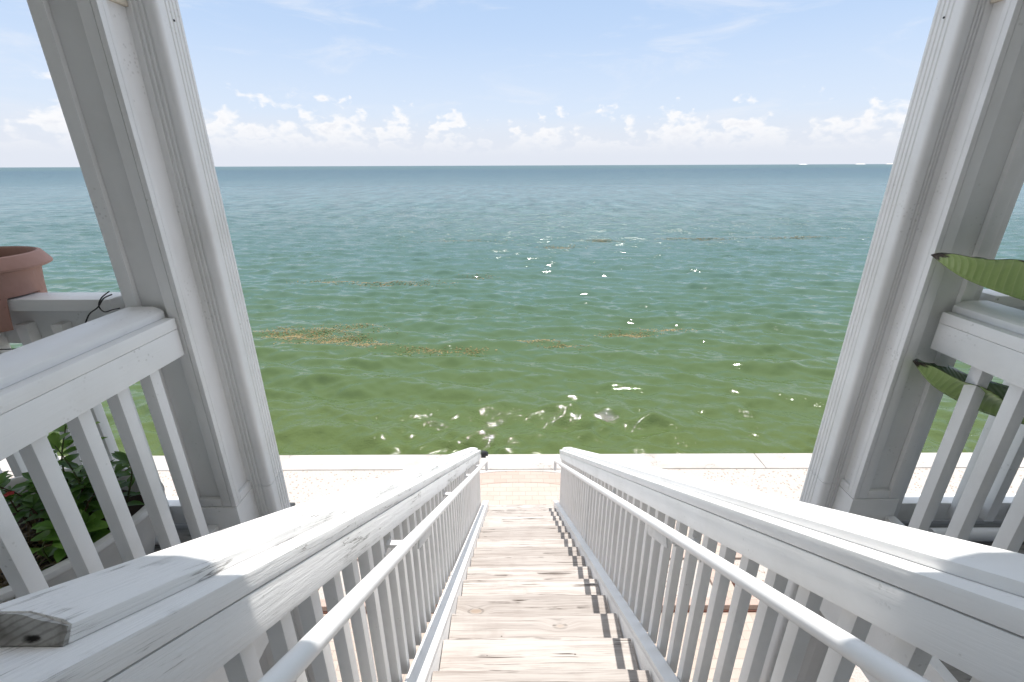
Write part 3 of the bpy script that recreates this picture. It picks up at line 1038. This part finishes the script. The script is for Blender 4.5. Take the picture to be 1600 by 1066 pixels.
# ------------------------------------------------------------------ columns
def column(side, xin, xa, label):
    """panelled box column with a fluted vinyl post on its stair side; side -1 left, +1 right"""
    YF = 1.405 if side < 0 else 1.437
    t = thing('porch_column', (side * (xin + 0.08), 1.53, GROUND), label, 'column', 'columns of the porch')
    ZB, ZT = GROUND + 0.008, 1.70
    def sx(a, b): return tuple(sorted((side * a, side * b)))
    def bx_(bm, a, b, y0, y1, z0, z1):
        x0, x1 = sx(a, b); add_box(bm, x0, x1, y0, y1, z0, z1)
    xo = xin + 0.180
    def fin(name, bm, m=M_POST, bev=0.0025):
        bmesh.ops.recalc_face_normals(bm, faces=bm.faces)
        if bev: bevel_all(bm, bev)
        bmesh.ops.translate(bm, verts=bm.verts, vec=(-side * xin, -YF, 0))
        # stand the grain along the post: local X up
        Mr = Matrix.Rotation(R(-90), 4, 'Y')
        bm.transform(Mr.inverted())
        return link(name, bm, m, t, Matrix.Translation((side * xin, YF, 0)) @ Mr, smooth=40)
    bm = bmesh.new(); bx_(bm, xin + 0.013, xo - 0.002, YF + 0.020, 1.62, ZB, ZT)
    fin('box_post', bm, bev=0)
    # trim: corner board on the stair face, stiles on the house face
    bm = bmesh.new()
    zc0, zc1 = -1.203, 0.43
    for z0, z1 in ((zc0 - 0.020, zc1), (ZB, DECK - 0.30)):
        bx_(bm, xin, xin + 0.0165, YF, YF + 0.0195, z0, z1)
        bx_(bm, xin, xin + 0.0125, YF + 0.0196, YF + 0.036, z0, z1)
    fin('corner_board', bm)
    bm = bmesh.new()
    for z0, z1 in ((zc0 - 0.020, zc1), (ZB, DECK - 0.30)):
        bx_(bm, xin + 0.0185, xin + 0.054, YF + 0.002, YF + 0.0195, z0, z1)
        bx_(bm, xin + 0.140, xo, YF + 0.002, YF + 0.0195, z0, z1)
    # ledges at the foot of the recessed panel
    bx_(bm, xin + 0.055, xin + 0.139, YF + 0.003, YF + 0.0195, zc0 - 0.020, zc0 + 0.016)
    fin('trim_frame', bm)
    bm = bmesh.new()
    # plain base and head blocks
    bx_(bm, xin - 0.001, xo + 0.001, YF - 0.002, 1.519, DECK - 0.298, zc0 - 0.022)
    bx_(bm, xin - 0.001, xo + 0.001, YF - 0.002, 1.519, zc1 + 0.002, ZT)
    fin('base_block', bm)
    bm = bmesh.new()
    bx_(bm, xin + 0.0008, xin + 0.0126, YF + 0.037, 1.519, zc1 - 0.014, zc1 + 0.0015)
    fin('stained_ledge', bm, M_RUSTTRIM, 0.001)
    bm = bmesh.new()
    bx_(bm, xin + 0.0005, xin + 0.0126, YF + 0.037, 1.519, zc0 - 0.020, zc0 + 0.014)
    fin('ledge', bm, bev=0.001)
    bm = bmesh.new()
    sc = bmesh.ops.create_cone(bm, cap_ends=True, segments=12, radius1=0.0032, radius2=0.0028, depth=0.002)
    link('screw', bm, M_BLACK, t, Matrix.Translation((side * (xa - 0.001), 1.585, 0.40)) @ Matrix.Rotation(R(-90 * side), 4, 'Y'))
    # fluted post
    def flute_prof():
        xb = xin + 0.0128
        y0, y1 = 1.52, 1.625
        pts = [(xb, y1), (xb, y0)]
        # house face, from the back towards the stair corner
        r = 0.016
        n = 3
        a0, a1 = xin - 0.004, xa + 0.028
        for k in range(n):
            c = a0 + (a1 - a0) * (k + 0.5) / n
            hw = (a0 - a1) / n * 0.33
            pts += [(c + hw, y0), (c + hw * 0.6, y0 + 0.005), (c - hw * 0.6, y0 + 0.005), (c - hw, y0)]
        for k in range(7):
            a = k / 6 * math.pi / 2
            pts.append((xa + r - r * math.sin(a), y0 + r - r * math.cos(a)))
        b0, b1 = y0 + 0.034, y1 - 0.006
        n = 4
        for k in range(n):
            c = b0 + (b1 - b0) * (k + 0.5) / n
            hw = (b1 - b0) / n * 0.33
            pts += [(xa, c - hw), (xa + 0.003, c - hw * 0.5), (xa + 0.003, c + hw * 0.5), (xa, c + hw)]
        pts.append((xa, y1))
        return pts
    prof = flute_prof()
    bm = bmesh.new()
    zsplit = -1.217
    for z0, z1 in ((ZB, zsplit - 0.0012), (zsplit + 0.0012, ZT)):
        A = [bm.verts.new((side * x_, y_, z0)) for x_, y_ in prof]
        B = [bm.verts.new((side * x_, y_, z1)) for x_, y_ in prof]
        n = len(prof)
        for i in range(n): bm.faces.new((A[i], A[(i + 1) % n], B[(i + 1) % n], B[i]))
        bm.faces.new(A); bm.faces.new(B)
    # dark joint filler slightly inside
    bmesh.ops.recalc_face_normals(bm, faces=bm.faces)
    o = fin('fluted_post', bm, bev=0)
    # outer cleat that carries the front railing
    bm = bmesh.new(); bx_(bm, xo + 0.001, xo + 0.075, 1.49, 1.53, DECK, ZT)
    fin('outer_cleat', bm)
    # diagonal brace under the deck
    x0 = side * (xin + 0.09)
    board('knee_brace', t, (x0, YF, DECK - 1.15), (x0, 0.62, DECK - 0.31), 0.089, 0.038, M_RAIL, 0.003, up=(0, 1, 0.2))
    # screw head
    return t

column(-1, 1.063, 0.988, "white column with fluted corner beside the terracotta pot and leafy planter")
column(1, 1.333, 1.271, "white column with fluted corner beside the big green leaves")

# ------------------------------------------------------------------ guard railings round the stair well (run along Y)
ZLEDGE = -0.455
def side_guard(side, X, label):
    t = thing('guard_railing', (X, 0.4, DECK), label, 'railing', 'level railings of the deck')
    s = 1 if side < 0 else -1
    ya, yb = -0.9, (1.4015 if side < 0 else 1.4335)
    def pr(name, prof, m, bev, z=ZLEDGE, y0=ya, y1=yb):
        return prism(name, t, [(s * a, b) for a, b in prof], (X, y0, z), (X, y1, z), m, bev)
    pr('cap_board', rect(0, 0.150, -0.038, 0), M_RAIL, 0.004)
    pr('rail_board', rect(0.001, 0.020, -0.130, -0.0385), M_RAIL, 0.003)
    pr('top_board', [(0.030, 0.0005), (0.030, 0.022), (0.040, 0.030), (0.060, 0.038), (0.135, 0.038), (0.140, 0.030), (0.140, 0.0005)], M_RAIL, 0.002, y1=yb)
    pr('bottom_rail', rect(0.061, 0.099, -0.94, -0.85), M_RAIL, 0.003)
    xb0, xb1 = sorted((X + side * 0.0215, X + side * 0.0595))
    y = 1.285
    first = None
    while y > -0.8:
        zb, zt = DECK + 0.01, ZLEDGE - 0.0395
        if first is None: first = box('baluster', t, xb0, xb1, y - 0.019, y + 0.019, zb, zt, M_BAL, 0.003)
        else: dup(first, Matrix.Translation(((xb0 + xb1) / 2, y + random.uniform(-.003, .003), zb)), t)
        y -= 0.1235

side_guard(-1, -1.090, "level white railing at the left edge, in front of the leafy planter")
side_guard(1, 1.420, "level white railing under the big green leaves at the right edge")

def front_guard(side, x0, x1, label):
    t = thing('guard_railing', (side * x0, 1.5, DECK), label, 'railing', 'level railings of the deck')
    def pr(name, y0, y1, z0, z1, m, bev=0.003):
        return prism(name, t, rect(y0 - 1.5, y1 - 1.5, z0, z1), (min(side * x0, side * x1), 1.5, 0), (max(side * x0, side * x1), 1.5, 0), m, bev)
    pr('cap_board', 1.452, 1.548, -0.448, -0.408, M_RAIL, 0.004)
    pr('rail_board', 1.506, 1.542, -0.583, -0.450, M_RAIL)
    pr('bottom_rail', 1.506, 1.544, -1.395, -1.305, M_RAIL)
    first = None
    x = x0 + 0.10
    while x < x1 - 0.05:
        zb, zt = -1.365, -0.500
        xx = side * x
        if first is None: first = box('baluster', t, xx - 0.019, xx + 0.019, 1.467, 1.505, zb, zt, M_BAL, 0.003)
        else: dup(first, Matrix.Translation((xx, 1.486, zb)), t)
        x += 0.1235

front_guard(-1, 1.33, 5.5, "seaward white railing on which the terracotta pot sits")
front_guard(1, 1.60, 5.5, "seaward white railing behind the big green leaves")

# white pipes lying along the deck edge
for side, x0, label in ((-1, 1.37, "white pipe on the deck edge behind the leafy planter"), (1, 1.68, "white pipe on the deck edge beside the blue pot")):
    a, b = sorted((side * x0, side * 5.5))
    t = tube('pipe', None, [(a, 1.425, DECK + 0.028), (b, 1.425, DECK + 0.028)], 0.026, M_PIPE, 16)
    tag(t, label, 'pipe', 'pipes along the deck edge')

# ------------------------------------------------------------------ porch roof and house (out of the frame, they shade the deck)
bm = bmesh.new()
ol = [(-7, 1.90), (-0.64, 1.90), (-0.64, 0.758), (1.14, 0.758), (1.14, 1.90), (7, 1.90), (7, -2.6), (-7, -2.6)]
A = [bm.verts.new((x, y, 1.701)) for x, y in ol]
B = [bm.verts.new((x, y, 1.85)) for x, y in ol]
bm.faces.new(A); bm.faces.new(B)
for i in range(8): bm.faces.new((A[i], A[(i + 1) % 8], B[(i + 1) % 8], B[i]))
bmesh.ops.triangulate(bm, faces=[f for f in bm.faces if len(f.verts) > 4])
tag(link('porch_roof', bm, M_CEIL), "flat pale porch roof overhead, open above the stairs", 'roof')
bm = bmesh.new()
add_box(bm, -7, 7, -2.85, -2.61, GROUND + 0.01, 1.85)
tag(link('house_wall', bm, M_SIDING), "pale house wall at the back of the deck", 'wall')

# ------------------------------------------------------------------ terracotta pot straddling the seaward rail
pc = Vector((-1.805, 1.50, -0.408))
tp = thing('flower_pot', pc, "terracotta pot straddling the white seaward rail", 'pot')
SEG = 72
prof = [(0.010, 0.008), (0.150, 0.008), (0.165, 0.10), (0.170, 0.128), (0.176, 0.134), (0.185, 0.131), (0.206, 0.096), (0.205, 0.090), (0.197, 0.086), (0.176, 0.084), (0.171, 0.072),
        (0.165, 0.03), (0.160, -0.03), (0.154, -0.105), (0.140, -0.105), (0.146, -0.02), (0.148, 0.003), (0.010, 0.003)]
bm, rings = lathe_bm(prof, SEG)
for k in range(SEG):
    yv = math.sin(2 * math.pi * k / SEG) * 0.155
    if abs(yv) < 0.060:
        for r_ in (11, 12, 13, 14, 15):
            rings[r_][k].co.z = max(rings[r_][k].co.z, 0.0005)
bm.faces.new(rings[0]); bm.faces.new(rings[-1])
link('pot_body', bm, M_TERRA, tp, Matrix.Translation(pc + Vector((0, 0, 0.006))), smooth=35)
bm = bmesh.new()
bmesh.ops.create_circle(bm, cap_ends=True, segments=40, radius=0.152)
link('soil', bm, M_SOIL, tp, Matrix.Translation(pc + Vector((0, 0, 0.075))))

# black cord tied to the column and along the railing
t = thing('light_cord', (-1.33, 1.44, -0.40), "thin black cord looped on the white rail beside the terracotta pot", 'cord')
def wig(pts, n=8):
    out = []
    pts = [Vector(p) for p in pts]
    for i in range(len(pts) - 1):
        p0 = pts[max(i - 1, 0)]; p1 = pts[i]; p2 = pts[i + 1]; p3 = pts[min(i + 2, len(pts) - 1)]
        for k in range(n):
            u_ = k / n
            out.append(0.5 * ((2 * p1) + (-p0 + p2) * u_ + (2 * p0 - 5 * p1 + 4 * p2 - p3) * u_ ** 2 + (-p0 + 3 * p1 - 3 * p2 + p3) * u_ ** 3))
    out.append(pts[-1])
    return out
tube('cord', t, wig([(-1.295, 1.430, -0.385), (-1.33, 1.434, -0.400), (-1.36, 1.436, -0.430), (-1.40, 1.44, -0.455), (-1.44, 1.448, -0.500), (-1.50, 1.455, -0.56), (-1.75, 1.455, -0.585), (-2.1, 1.455, -0.575)]), 0.0022, M_BLACK, 8)
tube('cord', t, wig([(-1.285, 1.432, -0.432), (-1.31, 1.432, -0.437), (-1.34, 1.432, -0.444), (-1.355, 1.436, -0.425), (-1.335, 1.434, -0.397), (-1.30, 1.430, -0.375)]), 0.002, M_BLACK, 8)
bm, _r = lathe_bm([(0.001, -0.052), (0.009, -0.045), (0.011, -0.033), (0.006, -0.020), (0.006, 0.0), (0.001, 0.0)], 14)
link('bulb', bm, M_BULB, t, Matrix.Translation((-1.70, 1.455, -0.588)), smooth=60)

# ------------------------------------------------------------------ white planter with plants on the left of the deck
bc = Vector((-1.55, 1.22, DECK))
pt = thing('planter', bc, "big white bowl planter on the deck, behind the left balusters", 'planter')
bm, rings = lathe_bm([(0.20, 0.0), (0.225, 0.02), (0.290, 0.20), (0.325, 0.325), (0.332, 0.338), (0.352, 0.345), (0.357, 0.358), (0.353, 0.369),
                      (0.332, 0.372), (0.318, 0.362), (0.305, 0.32), (0.27, 0.22), (0.18, 0.18)], 72)
def oval(bm):
    for v in bm.verts:
        v.co.y *= 1.18 if v.co.y < 0 else 0.60
oval(bm)
bm.faces.new(rings[0]); bm.faces.new(rings[-1])
link('bowl', bm, M_WPLASTIC, pt, Matrix.Translation(bc + Vector((0, 0, 0.001))), smooth=50)
bm = bmesh.new()
bmesh.ops.create_circle(bm, cap_ends=True, segments=40, radius=0.296)
oval(bm)
bmesh.ops.subdivide_edges(bm, edges=bm.edges[:], cuts=1)
link('soil', bm, M_SOIL, pt, Matrix.Translation(bc + Vector((0, 0, 0.295))))


def leaf_into(bm, base, d, nrm, L, wd, droop=0.25, nseg=4):
    """a pointed leaf folded along its midrib"""
    d = Vector(d).normalized()
    side = d.cross(nrm)
    if side.length < 1e-3: side = Vector((1, 0, 0))
    side.normalize()
    up = side.cross(d).normalized()
    L_, Mi, R_ = [], [], []
    for i in range(nseg + 1):
        u_ = i / nseg
        w_ = wd * (math.sin(math.pi * min(1, u_ * 0.92 + 0.06)) ** 0.85) * (1 - 0.3 * u_)
        c = base + d * (L * u_) + Vector((0, 0, -droop * L * u_ * u_))
        Mi.append(bm.verts.new(c))
        if 0 < i < nseg:
            L_.append(bm.verts.new(c + side * w_ + up * w_ * 0.35)); R_.append(bm.verts.new(c - side * w_ + up * w_ * 0.35))
    for side_v in (L_, R_):
        bm.faces.new((Mi[0], side_v[0], Mi[1]))
        for i in range(len(side_v) - 1):
            bm.faces.new((Mi[i + 1], side_v[i], side_v[i + 1], Mi[i + 2]))
        bm.faces.new((Mi[nseg - 1], side_v[-1], Mi[nseg]))


def leafy_plant(name, base, height, nst, label, lm, L=0.06, wd=0.016, lean=0.35, flowers=0, dens=9, spread=0.06, smat=M_STEM, group=None):
    base = Vector(base)
    t = thing(name, base, label, 'plant', group)
    sb = bmesh.new(); lb = bmesh.new()
    for s_ in range(nst):
        a = random.uniform(0, 2 * math.pi)
        b0 = Vector((random.uniform(-spread, spread), random.uniform(-spread, spread), 0))
        tip = b0 + Vector((math.cos(a) * lean * height * random.uniform(.2, 1), math.sin(a) * lean * height * random.uniform(.2, 1), height * random.uniform(.6, 1.05)))
        mid = (b0 + tip) / 2 + Vector((random.uniform(-.03, .03), random.uniform(-.03, .03), 0.03))
        path = wig([b0, mid, tip], 5)
        tube_bm(path, [0.0035 * (1 - 0.6 * i / len(path)) for i in range(len(path))], 6, sb)
        for k in range(dens):
            u_ = 0.25 + 0.75 * (k + random.random() * 0.6) / dens
            p_ = path[min(int(u_ * (len(path) - 1)), len(path) - 1)]
            aa = k * 2.4 + random.uniform(-.5, .5)
            d = Vector((math.cos(aa), math.sin(aa), random.uniform(0.0, 0.7)))
            leaf_into(lb, p_, d, Vector((0, 0, 1)), L * random.uniform(.6, 1.25), wd * random.uniform(.7, 1.25), random.uniform(.1, .5))
        for k in range(3):
            aa = random.uniform(0, 6.28)
            leaf_into(lb, tip, (math.cos(aa), math.sin(aa), 0.9), Vector((0, 0, 1)), L * 0.8, wd * 0.9, 0.2)
        if flowers and s_ % 2 == 0:
            for k in range(flowers):
                fb_ = bmesh.new()
                c = tip + Vector((random.gauss(0, .012), random.gauss(0, .012), random.uniform(0, .02)))
                for q in range(5):
                    aa = q * 1.257
                    leaf_into(fb_, Vector((0, 0, 0)), (math.cos(aa), math.sin(aa), 0.5), Vector((0, 0, 1)), 0.018, 0.008, 0.2, 3)
                link('flower', fb_, M_FLOWER, t, Matrix.Translation(base + c), smooth=60)
    link('stems', sb, smat, t, Matrix.Translation(base), smooth=60)
    link('leaves', lb, lm, t, Matrix.Translation(base), smooth=60)
    return t

SZ = DECK + 0.29
leafy_plant('leafy_plant', (-1.41, 1.22, SZ), 0.38, 4, "tallest green leafy shoot rising in the white planter", M_LEAF, 0.075, 0.022, 0.12, dens=10, spread=0.03)
leafy_plant('leafy_plant', (-1.35, 1.26, SZ), 0.22, 6, "bushy green plant at the column end of the white planter", M_LEAFD, 0.085, 0.015, 0.5, dens=10, spread=0.05)
leafy_plant('leafy_plant', (-1.37, 1.07, SZ), 0.11, 5, "low broad leaved plant at the near rim of the white planter", M_LEAF, 0.085, 0.034, 0.6, dens=6, spread=0.06)
leafy_plant('leafy_plant', (-1.58, 1.22, SZ), 0.22, 7, "red flowered plant in the white planter", M_LEAFD, 0.07, 0.018, 0.5, flowers=1, dens=10, spread=0.07, smat=M_BSTEM)
leafy_plant('leafy_plant', (-1.47, 1.14, SZ), 0.18, 5, "dark leafy plant in the middle of the white planter", M_LEAFD, 0.07, 0.02, 0.6, dens=10, spread=0.10, smat=M_BSTEM)

def grass_plant(base, n, hL, label, m):
    base = Vector(base)
    t = thing('grass_tuft', base, label, 'plant')
    bm = bmesh.new()
    for i in range(n):
        a = random.uniform(0, 6.283)
        L = hL * random.uniform(.6, 1.2)
        d = Vector((math.cos(a), math.sin(a), random.uniform(0.3, 1.6)))
        leaf_into(bm, Vector((random.uniform(-.05, .05), random.uniform(-.05, .05), 0)), d, Vector((0, 0, 1)), L, 0.0045, random.uniform(.3, .9), 7)
    link('blades', bm, m, t, Matrix.Translation(base), smooth=60)
    bm = bmesh.new()
    for i in range(10):
        a = random.uniform(0, 6.283)
        leaf_into(bm, Vector((0, 0, 0)), (math.cos(a), math.sin(a), 0.8), Vector((0, 0, 1)), hL * 0.7, 0.006, 0.5, 6)
    link('green_blades', bm, M_LEAF, t, Matrix.Translation(base), smooth=60)
grass_plant((-1.56, 1.12, SZ), 90, 0.22, "yellowish dry grass tuft in the white planter", M_DRY)
grass_plant((-1.43, 0.95, SZ), 80, 0.20, "brown drooping grass at the left edge of the white planter", M_DRY)

# ------------------------------------------------------------------ big-leaved plant and blue pot on the right
gp = Vector((2.02, 1.03, DECK))
gt = thing('glazed_pot', gp, "dark blue glazed pot on the deck at the right edge", 'pot')
bm, rings = lathe_bm([(0.13, 0.0), (0.15, 0.01), (0.20, 0.12), (0.215, 0.20), (0.225, 0.212), (0.228, 0.224), (0.218, 0.232), (0.203, 0.226), (0.195, 0.19), (0.15, 0.12)], 48)
bm.faces.new(rings[0]); bm.faces.new(rings[-1])
link('pot_body', bm, M_BLUE, gt, Matrix.Translation(gp + Vector((0, 0, 0.001))), smooth=50)
bm = bmesh.new()
bmesh.ops.create_circle(bm, cap_ends=True, segments=40, radius=0.198)
link('soil', bm, M_SOIL, gt, Matrix.Translation(gp + Vector((0, 0, 0.185))))

bp = thing('banana_plant', gp + Vector((0.0, 0.0, 0.19)), "large leaved green plant with browned leaf tips over the right railing", 'plant')
def big_leaf(path, wmax, fold, roll, grow=0.55):
    """path runs from the tip to the stalk; fold is how far the two halves close on the midrib"""
    P_ = wig(path, 12)
    N = len(P_)
    bm = bmesh.new()
    uvl = bm.loops.layers.uv.new('UVMap')
    top, bot = [], []
    uvs = {}
    NV = 10
    for i, p in enumerate(P_):
        u_ = i / (N - 1)
        d = (P_[min(i + 1, N - 1)] - P_[max(i - 1, 0)]).normalized()
        sd = d.cross(Vector((0, 0, 1))).normalized()
        up = sd.cross(d).normalized()
        rt = Matrix.Rotation(roll, 3, d)
        sd = rt @ sd; up = rt @ up
        w_ = wmax * (1 - (1 - min(1, u_ / grow)) ** 1.7) * (1 if u_ < 0.75 else max(0.1, 1 - ((u_ - 0.75) / 0.25) ** 2 * 0.9))
        w_ = max(w_, 0.004)
        w_ *= 1 + 0.02 * math.sin(u_ * 17 + 2)
        rt_, rb_ = [], []
        for j in range(-NV, NV + 1):
            v_ = j / NV
            av = abs(v_)
            ang = fold * (1 - 0.35 * av)
            off = sd * (v_ * w_ * math.cos(ang)) + up * (av * w_ * math.sin(ang)) + up * (0.003 * math.sin(u_ * 26) * av)
            a = bm.verts.new(p + off + up * 0.0007); b = bm.verts.new(p + off - up * 0.0007)
            uvs[a] = (u_, v_); uvs[b] = (u_, v_)
            rt_.append(a); rb_.append(b)
        top.append(rt_); bot.append(rb_)
    def quad(q, mi):
        f = bm.faces.new(q); f.material_index = mi
        f.smooth = True
        for l in f.loops: l[uvl].uv = uvs[l.vert]
    for i in range(N - 1):
        for j in range(2 * NV):
            quad((top[i][j], top[i][j + 1], top[i + 1][j + 1], top[i + 1][j]), 0)
            quad((bot[i][j], bot[i + 1][j], bot[i + 1][j + 1], bot[i][j + 1]), 1)
        quad((top[i][0], top[i + 1][0], bot[i + 1][0], bot[i][0]), 1)
        quad((top[i][-1], bot[i][-1], bot[i + 1][-1], top[i + 1][-1]), 1)
    for i in (0, N - 1):
        for j in range(2 * NV):
            quad((top[i][j], bot[i][j], bot[i][j + 1], top[i][j + 1]), 1)
    o = P_[-1].copy()
    bmesh.ops.translate(bm, verts=bm.verts, vec=-o)
    ob = link('leaf', bm, [M_BAN_TOP, M_BAN_BOT], bp, Matrix.Translation(o))
    return ob
big_leaf([(1.290, 1.400, -0.262), (1.37, 1.345, -0.325), (1.50, 1.27, -0.375), (1.68, 1.19, -0.43), (1.92, 1.08, -0.62)], 0.150, 0.90, -0.15, 0.36)
big_leaf([(1.332, 1.385, -0.612), (1.42, 1.37, -0.700), (1.55, 1.32, -0.765), (1.72, 1.22, -0.80), (1.95, 1.08, -0.90)], 0.140, 0.95, -0.05, 0.40)
big_leaf([(2.6, 0.7, -0.30), (2.45, 0.8, -0.25), (2.25, 0.9, -0.40), (2.08, 1.0, -0.75)], 0.12, 0.6, 0)
tube('stalk', bp, wig([(2.02, 1.03, DECK + 0.19), (2.00, 1.04, DECK + 0.45), (1.92, 1.08, -0.62)], 6), [0.022] * 6 + [0.014] * 7, M_STEM, 10)
tube('stalk', bp, wig([(2.03, 1.04, DECK + 0.19), (2.02, 1.05, DECK + 0.35), (1.95, 1.08, -0.90)], 6), [0.02] * 6 + [0.012] * 7, M_STEM, 10)
tube('stalk', bp, wig([(2.03, 1.02, DECK + 0.19), (2.05, 1.01, DECK + 0.40), (2.08, 1.0, -0.75)], 6), [0.02] * 6 + [0.012] * 7, M_STEM, 10)
